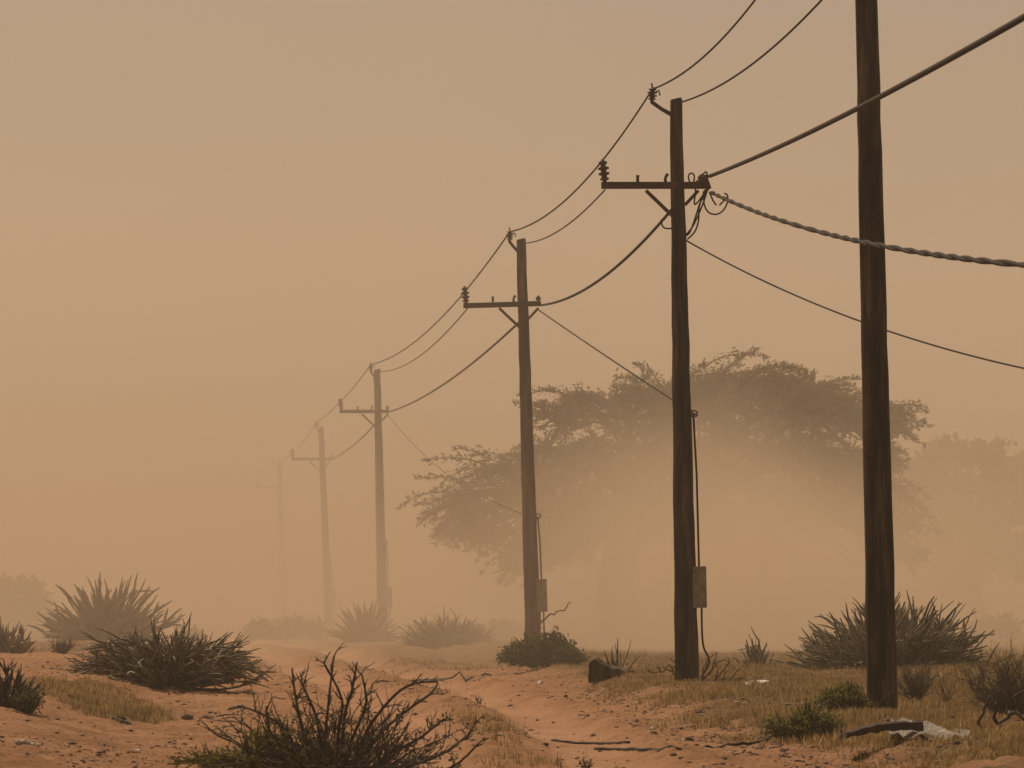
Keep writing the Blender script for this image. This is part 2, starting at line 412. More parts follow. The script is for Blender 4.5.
def line_pole(d, bpx, tpx, tpy, r0, r1, label, seed, arm_dz=1.18, left=1.05, right=.37, tilt=0., box=True, detail=3, mat='wood', box_z=(.95, 1.55), wire_from=2.9, bk=.33):
    base = on(bpx, d); top = at(tpx, tpy, d)
    root = empty('utility_pole', base, label, 'utility pole', 'wooden utility poles of the power line')
    ax = (top - base).normalized()
    pole_shaft(root, base, top, r0, r1, seed, 20 if detail > 1 else 12, mat)
    def P(dx, dz, dy=0.): return top + Vector((dx, dy, 0)) + ax * dz       # dz measured from the pole top
    k = d * .0
    fy = -(r1 + .05)
    # crossarm bolted to the near face
    a, b = P(-left, -arm_dz + tilt, fy), P(right, -arm_dz - tilt * .4, fy)
    MB().beam(a, b, .07, .095).build('crossarm', M['arm'], root, smooth=False, bevel=.008)
    MB().beam(P(-.44, -arm_dz - .07, fy - .0), P(-.08, -arm_dz - .42, fy + .01), .02, .05).build('brace', M['arm'], root, smooth=False)
    MB().beam(P(.28, -arm_dz - .07, fy), P(.09, -arm_dz - .27, fy + .01), .02, .045).build('brace', M['arm'], root, smooth=False)
    # tall insulator on the arm end
    e = a + Vector((.05, 0, .045))
    insulator(root, e, e + Vector((-.035 - tilt * .2, 0, .32)), .078)
    if detail > 1:
        for f, h in ((-.55, .1), (-.17, .12)):
            q = P(f, -arm_dz + .04, fy); MB().tube([q, q + Vector((0, 0, h * .55)), q + Vector((.03 if f > -.3 else 0, 0, h))], [.022, .02, .026], 8).build('pin', M['arm'], root)
        q = P(0, -arm_dz, fy - .045); MB().tube([q, q + Vector((0, -.03, 0))], .022, 8).build('bolt', M['arm'], root)
    q = P(right - .05, -arm_dz + .03, fy)
    MB().lathe(q, q + Vector((0, 0, .13)), [(0, .02), (.3, .02), (.35, .045), (.6, .05), (.8, .03), (1, .02)], 8).build('insulator', M['porcelain'], root)
    # raised bracket and insulator at the pole top
    c, e = P(-r1 * .8, -.20), P(-bk, -.03)
    MB().tube([c, c.lerp(e, .5) + Vector((0, 0, -.01)), e, e + Vector((0, 0, .05))], [.03, .026, .028, .03], 8).build('bracket', M['arm'], root)
    t2 = e + Vector((.01, 0, .21)); insulator(root, e + Vector((0, 0, .02)), t2, .07)
    mb = MB().tube([t2 + Vector((-.05, 0, -.09)), t2 + Vector((0, 0, -.06)), t2 + Vector((-.015, 0, .05))], .014, 6)
    mb.tube([t2 + Vector((.0, -.02, -.1)), t2 + Vector((.085, -.02, -.05)), t2 + Vector((.1, -.02, -.12))], .014, 6)
    mb.build('clamp', M['arm'], root)
    # meter box and its cable on the right side
    if box:
        f0 = (base.z + box_z[0] - base.z) / max(.1, (top.z - base.z)); f1 = box_z[1] / (top.z - base.z)
        c0, c1 = base.lerp(top, f0), base.lerp(top, f1)
        rr = r0 * (1 - f0) + r1 * f0
        o = Vector((rr + .035, -.06, 0))
        bx = MB().beam(c0 + o, c1 + o, .2, .19).build('junction_box', M['box'], root, smooth=False, bevel=.01)
        if detail > 1:
            MB().beam(c0 + o + Vector((.01, -.108, .05)), c1 + o + Vector((.01, -.108, -.05)), .012, .15).build('cover', M['box'], bx, smooth=False)
        hi = base.lerp(top, wire_from / (top.z - base.z)); rh = r0 * .6 + r1 * .4
        pts = [hi + Vector((rh + .02, -.05, 0)), hi.lerp(c1, .4) + Vector((rh + .05, -.05, 0)), c1 + o + Vector((.0, 0, 0))]
        MB().tube(pts, .016, 6).build('down_cable', M['wire'], root)
        ring = [hi + Vector((rh + .03 + .045 * math.cos(t), -.06, .045 * math.sin(t))) for t in np.linspace(0, 6.28, 12)]
        MB().tube(ring, .012, 5).build('hook', M['arm'], root)
        rb = r0 + .01
        pts = [c0 + Vector((rr + .06, -.05, 0)), c0.lerp(base, .35) + Vector((rb + .04, -.05, 0)), c0.lerp(base, .55) + Vector((rb + .06, -.06, 0)),
               c0.lerp(base, .72) + Vector((rb + .13, -.06, 0)), c0.lerp(base, .88) + Vector((rb + .06, -.06, 0)), base + Vector((rb + .02, -.05, .03)), base + Vector((rb + .01, -.05, -.12))]
        MB().tube(smooth_pts(pts), .016, 6).build('ground_cable', M['wire'], root)
    P.bk = bk
    return root, P

def smooth_pts(p, n=5):
    p = [Vector(q) for q in p]; out = []
    for i in range(len(p) - 1):
        a, b, c, e = p[max(i - 1, 0)], p[i], p[i + 1], p[min(i + 2, len(p) - 1)]
        for k in range(n):
            t = k / n
            out.append(.5 * ((2 * b) + (c - a) * t + (2 * a - 5 * b + 4 * c - e) * t * t + (3 * b - a - 3 * c + e) * t ** 3))
    out.append(p[-1]); return out

D1, D2, D3, D4, D5, D6 = 60, 78, 104, 156, 195, 245
# the nearest pole: taller, carries its fittings above the frame
base1 = on(883, D1); top1 = at(864, -105, D1)
p1 = empty('utility_pole', base1, 'nearest and thickest dark wooden pole standing behind the crumpled tin sheet', 'utility pole', 'wooden utility poles of the power line')
pole_shaft(p1, base1, top1, .165, .110, 3, 28)
c, e = top1 + Vector((-.08, 0, -.25)), top1 + Vector((-.36, 0, -.06))
MB().tube([c, e, e + Vector((0, 0, .05))], [.03, .028, .03], 8).build('bracket', M['arm'], p1)
insulator(p1, e + Vector((0, 0, .02)), e + Vector((.01, 0, .24)), .07)
for z_, s_ in ((.9, 1), (2.15, -1), (3.6, 1), (5.3, -1)):
    q = base1.lerp(top1, z_ / (top1.z - base1.z)) + Vector((.03 * s_, -.13, 0))
    MB().tube([q + Vector((0, .05, 0)), q + Vector((0, -.035, 0))], [.02, .016], 8).build('bolt', M['arm'], p1)

p2, P2 = line_pole(D2, 687, 676, 100, .168, .083, 'dark wooden pole with looping cable tangle at its crossarm and grey box low down', 5, box_z=(1.0, 1.57), wire_from=3.66)
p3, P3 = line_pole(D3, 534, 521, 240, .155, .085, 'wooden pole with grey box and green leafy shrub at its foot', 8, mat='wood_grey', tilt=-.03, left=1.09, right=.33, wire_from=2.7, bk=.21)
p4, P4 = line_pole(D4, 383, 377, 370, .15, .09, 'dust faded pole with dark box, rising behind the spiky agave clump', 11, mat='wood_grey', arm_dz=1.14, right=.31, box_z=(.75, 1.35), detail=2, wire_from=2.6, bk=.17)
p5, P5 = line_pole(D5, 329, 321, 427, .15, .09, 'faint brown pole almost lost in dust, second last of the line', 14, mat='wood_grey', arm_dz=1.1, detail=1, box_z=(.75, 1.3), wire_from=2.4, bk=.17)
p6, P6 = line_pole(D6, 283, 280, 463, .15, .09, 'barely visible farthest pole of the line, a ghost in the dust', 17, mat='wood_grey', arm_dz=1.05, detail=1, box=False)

# tangle of jumper cables and clamps at the arm end of the second pole
def q2(px, py, dy=-.14): return at(px, py, D2) + Vector((0, dy, 0))
mb = MB().tube([q2(696, 185), q2(700, 184), q2(704, 185), q2(709, 183)], [.05, .07, .06, .03], 8)
mb.tube([q2(703, 176), q2(705, 184), q2(709, 190)], [.045, .06, .035], 8).build('cable_clamp', M['arm'], p2)
for pts in ([(690, 184), (688, 177), (691, 174), (694, 177), (693, 184)], [(701, 182), (703, 175), (706, 173), (707, 179), (705, 185)],
            [(706, 190), (699, 201), (694, 205), (695, 195), (695, 188)], [(708, 190), (700, 203), (697, 212), (690, 232), (685, 237)],
            [(705, 190), (699, 207), (698, 222), (694, 233), (687, 240)], [(707, 191), (702, 206), (693, 226), (686, 235)],
            [(703, 192), (704, 205), (708, 213), (716, 215), (723, 211), (727, 203), (727, 196), (724, 194)], [(709, 193), (713, 202), (716, 206)],
            [(719, 206), (724, 201), (727, 198)], [(661, 220), (662, 226), (665, 229), (671, 229)]):
    MB().tube(smooth_pts([q2(*p, dy=-.14 - .01 * (i % 3)) for i, p in enumerate(pts)]), .012, 5).build('jumper_cable', M['wire'], p2)

# ------------------------------------------------------------------ overhead wires, each span a thing
def proj(p): return 512 + p.x / p.y * F, YH - (p.z - CZ) / p.y * F
def span(A, B, via, rad, label, n=36, twist=False, mat='wire', cat='overhead wire'):
    A, B = Vector(A), Vector(B)
    def curve(s): return [A.lerp(B, i / n) - Vector((0, 0, 4 * s * (i / n) * (1 - i / n))) for i in range(n + 1)]
    lo, hi = -4., 8.
    for _ in range(40):
        s = (lo + hi) / 2; pr = sorted(proj(p) for p in curve(s))
        y = np.interp(via[0], [q[0] for q in pr], [q[1] for q in pr])
        if y < via[1]: lo = s
        else: hi = s
    c = curve(s); mb = MB()
    if twist:
        L = (B - A).length; m = int(L / .05); fine = []
        for k in range(m + 1):
            t = k / m; fine.append(A.lerp(B, t) - Vector((0, 0, 4 * s * t * (1 - t))))
        X = (B - A).normalized(); Y = X.cross(Vector((0, 0, 1))).normalized(); Z = X.cross(Y)
        for ph in (0, 3.1416):
            pts = [p + (Y * math.cos(k * .05 * 2.3 + 1.4 * math.sin(k * .012) + .8 * math.sin(k * .031) + ph) + Z * math.sin(k * .05 * 2.3 + 1.4 * math.sin(k * .012) + .8 * math.sin(k * .031) + ph)) * rad * .45 for k, p in enumerate(fine)]
            mb.tube(pts, rad * .7, 6)
    else: mb.tube(c, rad, 6)
    o = mb.build('overhead_wire', M[mat])
    return tag(o, label, cat, 'wires strung along the pole line')

ti = lambda P: P(-P.bk + .01, .15)             # top insulator of a pole
i1 = e + Vector((.01, 0, .20))
span(ti(P2), i1, (755, 0), .013, 'thin wire climbing from the top insulator of the cable tangle pole out of the frame')
span(P2(.07, -.03), at(858, -42, D1), (755, 62), .013, 'thin wire rising from the flat pole top beside the highest insulator')
span(ti(P2), ti(P3), (602, 161), .014, 'upper wire between the tangle pole and the pole above the leafy shrub')
span(P2(-1.0, -1.24, -.12), P3(.06, -.06), (563, 228), .011, 'slack wire from the left arm end to the next pole top')
span(P2(-.1, -1.52, -.1), P3(.31, -1.2, -.12), (610, 272), .022, 'thick wire sagging from brace of the tangle pole down to the next arm')
span(P2(.19, -4.32), P3(.26, -1.27, -.1), (600, 352), .012, 'thin service wire crossing in front of the thorn tree crown')
span(ti(P3), ti(P4), (462, 295), .016, 'upper wire from the leafy shrub pole to the faded pole')
span(P3(-1.0, -1.24, -.12), P4(.06, -.04), (425, 352), .012, 'lower slack wire ending on the faded pole top')
span(P3(-.05, -1.48, -.1), P4(.29, -1.16, -.12), (450, 380), .022, 'thick sagging wire reaching the arm of the faded pole')
span(P3(.16, -5.1), P4(.28, -1.25, -.1), (416, 447), .008, 'faint service wire slanting down to the leafy shrub pole')
span(ti(P4), ti(P5), (345, 397), .017, 'faint upper wire fading into dust beyond the box pole')
span(P4(-.05, -1.45, -.1), P5(.29, -1.12, -.12), (350, 448), .022, 'faint thick wire sagging between the two dustiest visible poles')
span(ti(P5), ti(P6), (300, 446), .016, 'ghostly last wire running to the farthest pole')
w5 = span(at(709, 177, D2) + Vector((0, -.14, 0)), at(1230, -105, 32), (868, 103), .026, 'thick taut cable rising to the upper right past the nearest pole')
w6 = span(at(711, 193, D2) + Vector((0, -.14, 0)), at(1230, 275, 33), (868, 243), .026, 'twisted bundled cable sagging to the right across the nearest pole', twist=True, cat='twisted cable')
span(P2(.1, -1.93, -.06), at(1230, 398, 58), (868, 324), .011, 'thin wire sloping down to the right behind the nearest pole')
# ------------------------------------------------------------------ plants
def stem_path(rnd, p0, tip, bow, n=7, wob=.02):
    """curved stem from p0 to tip; bow lifts (+) or droops (-) its middle"""
    pts = []
    w1, w2 = Vector((rnd.gauss(0, 1), rnd.gauss(0, 1), rnd.gauss(0, 1))), rnd.random() * 6
    L = (tip - p0).length
    for i in range(n):
        t = i / (n - 1)
        pts.append(p0.lerp(tip, t) + Vector((0, 0, bow * L * t * (1 - t) * 4)) + w1 * wob * L * math.sin(t * 5 + w2) * t)
    return pts

def spiky_shrub(px, d, wpx, hpx, label, n=220, r=.022, seed=1, up=.5, blunt=.35, mat='euph', name='succulent_shrub', cat='shrub', bow=-.08, side=.5, base_sp=.45, group=None, dz=-.03, leafmat=None):
    """dome of thick tapering stems that leave one spreading root crown"""
    rnd = random.Random(seed); base = on(px, d, dz); W = wpx / 2 / F * d; H = hpx / F * d
    root = empty(name, base, label, cat, group)
    mb = MB(); side_mb = MB()
    for k in range(n):
        az = rnd.uniform(0, 2 * math.pi); q = rnd.random() ** up                      # q: 0 upright .. 1 lying out
        el = math.pi / 2 * (1 - q * .97)
        sc = rnd.uniform(.62, 1.0) if rnd.random() < .8 else rnd.uniform(.95, 1.12)
        dirv = Vector((math.cos(az) * math.cos(el) * W, math.sin(az) * math.cos(el) * W * .9, math.sin(el) * H))
        bs = Vector((math.cos(az), math.sin(az), 0)) * W * base_sp * rnd.random() * q
        p0 = base + bs + Vector((0, 0, .0)); p0.z = base.z
        tip = base + dirv * sc
        pts = stem_path(rnd, p0, tip, bow * rnd.uniform(-.4, 1.4), 7, .035)
        rr = r * rnd.uniform(.7, 1.25)
        rad = [rr * (1.0 - (1 - blunt) * (i / 6) ** 1.6) for i in range(7)]; rad[-1] *= .65
        mb.tube(pts, rad, 5)
        m_ = 0
        while rnd.random() < side and m_ < 4:
            m_ += 1; i = rnd.randint(2, 5); t = pts[i]
            dv = (pts[i + 1] - pts[i]).normalized() + Vector((rnd.gauss(0, .55), rnd.gauss(0, .55), rnd.gauss(.35, .4)))
            L = rnd.uniform(.10, .24) * (W + H)
            e_ = t + dv.normalized() * L
            side_mb.tube(stem_path(rnd, t, e_, .04, 4, .04), [rr * .8, rr * .72, rr * .6, rr * .28], 4)
    mb.build('stems', M[mat], root)
    if side_mb.v: side_mb.build('side_shoots', M[leafmat or mat], root)  # short side shoots branching off the main stems
    return root

def twigs(mb, rnd, p, dv, L, r, lev, spread=.55, kids=(2, 4), up=.12, tips=None, nseg=5):
    pts = [p]; q = p.copy(); v = dv.normalized()
    for i in range(nseg):
        v = (v + Vector((rnd.gauss(0, .16), rnd.gauss(0, .16), rnd.gauss(0, .12) + up * .25))).normalized()
        q = q + v * L / nseg; pts.append(q.copy())
    rad = [r * (1 - .55 * i / nseg) for i in range(nseg + 1)]
    mb.tube(pts, rad, 5 if r > .012 else 4)
    if tips is not None: tips.append((pts, lev))
    if lev > 0:
        for _ in range(rnd.randint(*kids)):
            i = rnd.randint(1, nseg); t = pts[i]
            nv = (v + Vector((rnd.gauss(0, spread), rnd.gauss(0, spread), rnd.gauss(up, spread)))).normalized()
            twigs(mb, rnd, t, nv, L * rnd.uniform(.4, .75), r * .62, lev - 1, spread, kids, up, tips, max(3, nseg - 1))

def leaf_quads(tips, rnd, n_per, size, aspect=.4, jit=.03, minlev=99):
    V = []; Fc = []
    for pts, lev in tips:
        if lev > minlev: continue
        for _ in range(n_per):
            i = rnd.randint(1, len(pts) - 1); p = pts[i].lerp(pts[i - 1], rnd.random()) + Vector((rnd.gauss(0, jit), rnd.gauss(0, jit), rnd.gauss(0, jit)))
            a = Vector((rnd.gauss(0, 1), rnd.gauss(0, 1), rnd.gauss(.4, 1))).normalized(); b = a.cross(Vector((rnd.gauss(0, 1), rnd.gauss(0, 1), rnd.gauss(0, 1)))).normalized()
            s = size * rnd.uniform(.6, 1.3); k = len(V)
            V += [p, p + a * s * .5 + b * s * aspect * .5, p + a * s, p + a * s * .5 - b * s * aspect * .5]
            Fc.append((k, k + 1, k + 2, k + 3))
    return V, Fc

def twig_shrub(px, d, wpx, hpx, label, n=26, r=.012, lev=2, seed=1, mat='twig_dry', leaves=None, name='dry_shrub', cat='shrub', out=1.0, kids=(2, 4), base_r=.12, up=.15, lsize=.05, lper=3, dz=-.02, spread=.5):
    rnd = random.Random(seed); base = on(px, d, dz); W = wpx / 2 / F * d; H = hpx / F * d
    root = empty(name, base, label, cat); mb = MB(); tips = []
    for k in range(n):
        az = rnd.uniform(0, 6.283); o = rnd.random() ** .6 * out
        dv = Vector((math.cos(az) * o * W, math.sin(az) * o * W, H * rnd.uniform(.75, 1.05) * (1 - .45 * o)))
        p0 = base + Vector((math.cos(az), math.sin(az), 0)) * base_r * W * rnd.random()
        twigs(mb, rnd, p0, dv, dv.length * rnd.uniform(.6, .95), r * rnd.uniform(.7, 1.3), lev, spread, kids, up, tips)
    mb.build('branches', M[mat], root)
    if leaves:
        V, Fc = leaf_quads(tips, rnd, lper, lsize, minlev=1)
        np_mesh('leaves', [tuple(v) for v in V], Fc, M[leaves], root, org=base)
    return root

def leafy_shrub(px, d, wpx, hpx, label, n=1800, size=.07, seed=1, leaves='leaf_green', name='leafy_shrub', cat='shrub', dz=0, lumps=7):
    rnd = random.Random(seed); base = on(px, d, dz - .02); W = wpx / 2 / F * d; H = hpx / F * d
    root = empty(name, base, label, cat); mb = MB(); tips = []
    cl = [(0, 0, .55, 1.0)] + [(rnd.uniform(-.7, .7), rnd.uniform(-.5, .5), 0, 0) for _ in range(lumps)]
    for i, (cx, cy, cr, ch) in enumerate(cl):
        e_ = math.sqrt(max(0.08, 1 - cx * cx - cy * cy * .6))
        hh = H * e_ * rnd.uniform(.75, 1.05); rw = W * rnd.uniform(.3, .5)
        for _ in range(n // len(cl) // 6):
            az = rnd.uniform(0, 6.28); q = rnd.random() ** .5
            tip = base + Vector((cx * W + math.cos(az) * q * rw, cy * W + math.sin(az) * q * rw, hh * (1 - .6 * q * q) * rnd.uniform(.5, 1)))
            tip.x = base.x + max(-W, min(W, tip.x - base.x))
            p0 = base + Vector((cx * W * .6, cy * W * .6, 0)); pts = stem_path(rnd, p0, tip, .06, 5, .05)
            mb.tube(pts, [.007, .006, .005, .004, .003], 3); tips.append((pts[2:], 0))
    mb.build('stems', M['twig_dark'], root)
    V, Fc = leaf_quads(tips, rnd, 7, size, .5, size * .5)
    np_mesh('leaves', [tuple(v) for v in V], Fc, M[leaves], root, org=base)
    return root

spiky_shrub(108, 118, 140, 66, 'tall spiky grey green succulent clump on the far left sand rise', n=230, r=.042, seed=2, up=.62, blunt=.3, side=.35, bow=.03)
spiky_shrub(163, 77, 200, 55, 'wide domed bush of tangled grey sticks on the sandy crest', n=360, r=.016, seed=3, up=.40, blunt=.9, mat='euph_dry', bow=.2, side=.9, name='stick_shrub', leafmat='euph_dry')
spiky_shrub(366, 137, 80, 46, 'hazy agave clump with pointed leaves before the faded box pole', n=110, r=.055, seed=5, up=.6, blunt=.12, name='agave_clump', cat='agave', side=0, bow=.03)
spiky_shrub(446, 121, 96, 32, 'low rounded dusty bush at the bend of the track', n=380, r=.02, seed=6, up=.5, blunt=.4, side=.5)
leafy_shrub(554, 93, 112, 40, 'dense dark green leafy shrub at the foot of a pole', n=6500, size=.075, seed=7, lumps=10)
spiky_shrub(893, 88, 196, 65, 'big domed bush of thick grey green fingers behind the nearest pole', n=560, r=.022, seed=8, up=.58, blunt=.7, side=.85, bow=-.05)
spiky_shrub(755, 92, 44, 32, 'small upright stick bush right of the tangle pole', n=70, r=.02, seed=9, up=.7, mat='euph_dry', side=.6, name='stick_shrub')
twig_shrub(762, 92, 10, 44, 'thin forked dead stem poking up from a small stick bush', n=2, r=.018, lev=1, seed=10, out=.5, name='dead_sapling', cat='sapling')
spiky_shrub(4, 94, 60, 38, 'dark bristly bush cut by the frame beside the far sand rise', n=120, r=.022, seed=11, up=.6, mat='euph_dry', side=.8)
twig_shrub(62, 92, 34, 14, 'low brown scrub on the bare sand rise', n=40, r=.008, lev=2, seed=12, mat='twig_dry', name='low_scrub')
spiky_shrub(2, 56, 76, 52, 'dark green thorny plant at the left frame edge above the grass', n=60, r=.014, seed=13, up=.6, mat='twig_dark', side=.9, name='thorny_plant', cat='plant', blunt=.3)
twig_shrub(28, 55.5, 34, 26, 'little dark leafy sprig beside the thorny plant', n=14, r=.007, lev=2, seed=14, mat='twig_dark', leaves='leaf_green', name='leafy_sprig', cat='plant', lsize=.05)
twig_shrub(1012, 56, 90, 62, 'grey fuzzy thornbush at the right edge above a woody trunk', n=60, r=.006, lev=3, seed=15, mat='twig_dry', kids=(3, 4), name='thornbush', base_r=.3, spread=.6)
twig_shrub(917, 64, 52, 44, 'thin grey dry bush just right of the nearest pole', n=34, r=.006, lev=2, seed=16, mat='twig_dry', kids=(3, 5))
leafy_shrub(804, 54, 86, 50, 'bright green creeping plant spreading left of the nearest pole', n=3200, size=.042, seed=17, leaves='leaf_bright', name='creeping_plant', cat='plant')
leafy_shrub(846, 56.5, 84, 36, 'flat green patch of leaves touching the nearest pole', n=2600, size=.04, seed=18, leaves='leaf_bright', name='creeping_plant', cat='plant')
leafy_shrub(904, 49.5, 26, 15, 'small yellow green tuft in front of the tin sheet', n=260, size=.035, seed=19, leaves='leaf_yellow', name='grass_tuft', cat='plant')
leafy_shrub(862, 48.5, 26, 9, 'tiny green sprig in the grass below the dark plank', n=160, size=.03, seed=20, leaves='leaf_green', name='grass_tuft', cat='plant')

twig_shrub(430, 63, 16, 24, 'small dry sprig on the rough strip between the ruts', n=8, r=.006, lev=1, seed=61, mat='twig_dark', name='dry_sprig', cat='plant')
twig_shrub(478, 74, 12, 16, 'tiny brown weed at the far left lip of the right rut', n=7, r=.006, lev=1, seed=62, mat='twig_dry', name='dry_sprig', cat='plant')
twig_shrub(586, 49, 16, 12, 'little green weed in the sand below the short ground wire', n=12, r=.004, lev=1, seed=63, mat='twig_dark', leaves='leaf_green', name='green_weed', cat='plant', lsize=.03)
twig_shrub(843, 51.5, 14, 28, 'single thin dry stalk standing in front of the charred plank', n=3, r=.006, lev=1, seed=64, mat='twig_dark', name='dry_stalk', cat='plant', out=.3)
twig_shrub(948, 62, 26, 36, 'sparse dry stalks between the thin grey bush and the thornbush', n=9, r=.005, lev=1, seed=65, mat='twig_dry', name='dry_stalk', cat='plant')
# woody stem of the thornbush, dead snag by the pole, sticks
_cr = random.Random(31)
def crook(P_, r):
    out = [P_[0]]
    for a, b in zip(P_[:-1], P_[1:]):
        for t in (.33, .67): out.append(a.lerp(b, t) + Vector((_cr.gauss(0, 1), _cr.gauss(0, 1), _cr.gauss(0, 1))) * min(r * .9, (b - a).length * .08))
        out.append(b)
    return out
def sticks(name, label, cat, paths, d, r, mat='stick', taper=.5, ground=None):
    mb = MB()
    for pts in paths:
        P_ = [at(x, y, d + (z[0] if z else 0)) for x, y, *z in pts]
        P_ = crook(P_, r); n = len(P_)
        mb.tube(P_, [r * (1 - (1 - taper) * i / (n - 1)) for i in range(n)], 6)
    o = mb.build(name, M[mat]); return tag(o, label, cat)

sticks('dead_shrub', 'dark crooked forked trunk under the grey thornbush', 'dead shrub',
       [[(974, 747), (980, 736), (978, 722), (984, 708), (990, 696)], [(978, 744, .1), (996, 734, .1), (1008, 718, .2), (1012, 700, .1), (1026, 690)],
        [(996, 734, .1), (1006, 740), (1026, 742)], [(1000, 728, .1), (994, 716), (996, 702)], [(1010, 712, .2), (1020, 716), (1032, 726)], [(974, 747), (966, 738), (968, 728)]], 50.5, .02, 'twig_dark')
sticks('dead_stick', 'short dark stick leaning in the grass left of the nearest pole', 'stick', [[(862, 712), (856, 698), (850, 686), (847, 681)]], 61, .022, 'twig_dark')
sticks('dead_stick', 'black bent stump of wood behind the right end of the tin sheet', 'stick', [[(958, 737), (956, 730), (951, 726), (947, 728)], [(956, 731), (954, 722), (953, 716)]], 52, .035, 'plank')
sticks('dead_branch', 'forked pale dead twigs in front of the nearest pole', 'dead branch', [[(872, 714), (878, 706), (884, 694), (888, 684)], [(878, 706), (868, 711), (862, 714)], [(884, 694), (882, 680)], [(884, 700), (892, 690), (896, 682)]], 58.6, .010, 'stick')
sticks('dead_branch', 'gnarled dead branches on the left of the tangle pole foot', 'dead branch',
       [[(690, 684), (680, 677), (668, 670), (660, 672), (652, 673), (645, 668)], [(672, 672), (676, 664), (671, 658)], [(684, 680), (676, 672), (669, 664), (664, 668)], [(660, 672), (657, 664)]], 76.5, .013, 'stick')
sticks('dead_branch', 'grey dead branches fanning right of the tangle pole foot', 'dead branch',
       [[(700, 684), (710, 672), (716, 662), (727, 660)], [(712, 684), (722, 672), (730, 662), (727, 657)], [(724, 685), (734, 676), (742, 666)], [(704, 682), (703, 668), (708, 657), (716, 653)],
        [(716, 680), (718, 668), (714, 660)], [(722, 684), (724, 676), (729, 670)], [(702, 680), (712, 670), (717, 652)]], 76.2, .012, 'stick')
sticks('dead_branch', 'bare curved branch springing from the side of the leafy shrub pole', 'dead branch', [[(541, 623), (547, 617), (556, 612), (566, 608), (571, 602)]], 103.4, .02, 'stick')
sticks('dead_branch', 'thin twigs left of the leafy shrub', 'dead branch', [[(526, 656), (519, 648), (510, 642)], [(530, 655), (522, 648), (514, 643)], [(519, 648), (518, 641)]], 99, .018, 'stick')

# charred stump with a fan of dry blades behind it
sb = on(612, 84)
rnd = random.Random(4); mb = MB()
prof = [(590, 679), (591, 662), (596, 658), (603, 662), (612, 666), (620, 667), (628, 671), (632, 670), (633, 681)]
nl = 7
for k in range(nl):
    for (x, y) in prof:
        q = k / (nl - 1) - .5
        mb.v.append(at(x, y, 84) + Vector((rnd.gauss(0, .008) + .06 * q, q * .42, rnd.gauss(0, .01) + (.08 * (.25 - q * q) - .02 if y < 676 else -.05))))
m_ = len(prof)
for k in range(nl - 1):
    for j in range(m_):
        j2 = (j + 1) % m_; mb.f.append((k * m_ + j, k * m_ + j2, (k + 1) * m_ + j2, (k + 1) * m_ + j))
mb.f.append(tuple(range(m_))[::-1]); mb.f.append(tuple((nl - 1) * m_ + j for j in range(m_)))
st = mb.build('fallen_log', M['wood_grey'], smooth=False); tag(st, 'dark broken log lying beside the leafy shrub', 'log')
spiky_shrub(618, 85.2, 56, 40, 'fan of dry blades sticking up behind the dark broken log', n=34, r=.016, seed=24, up=.75, mat='euph_dry', side=0, name='dry_blade_tuft', cat='plant', blunt=.3)

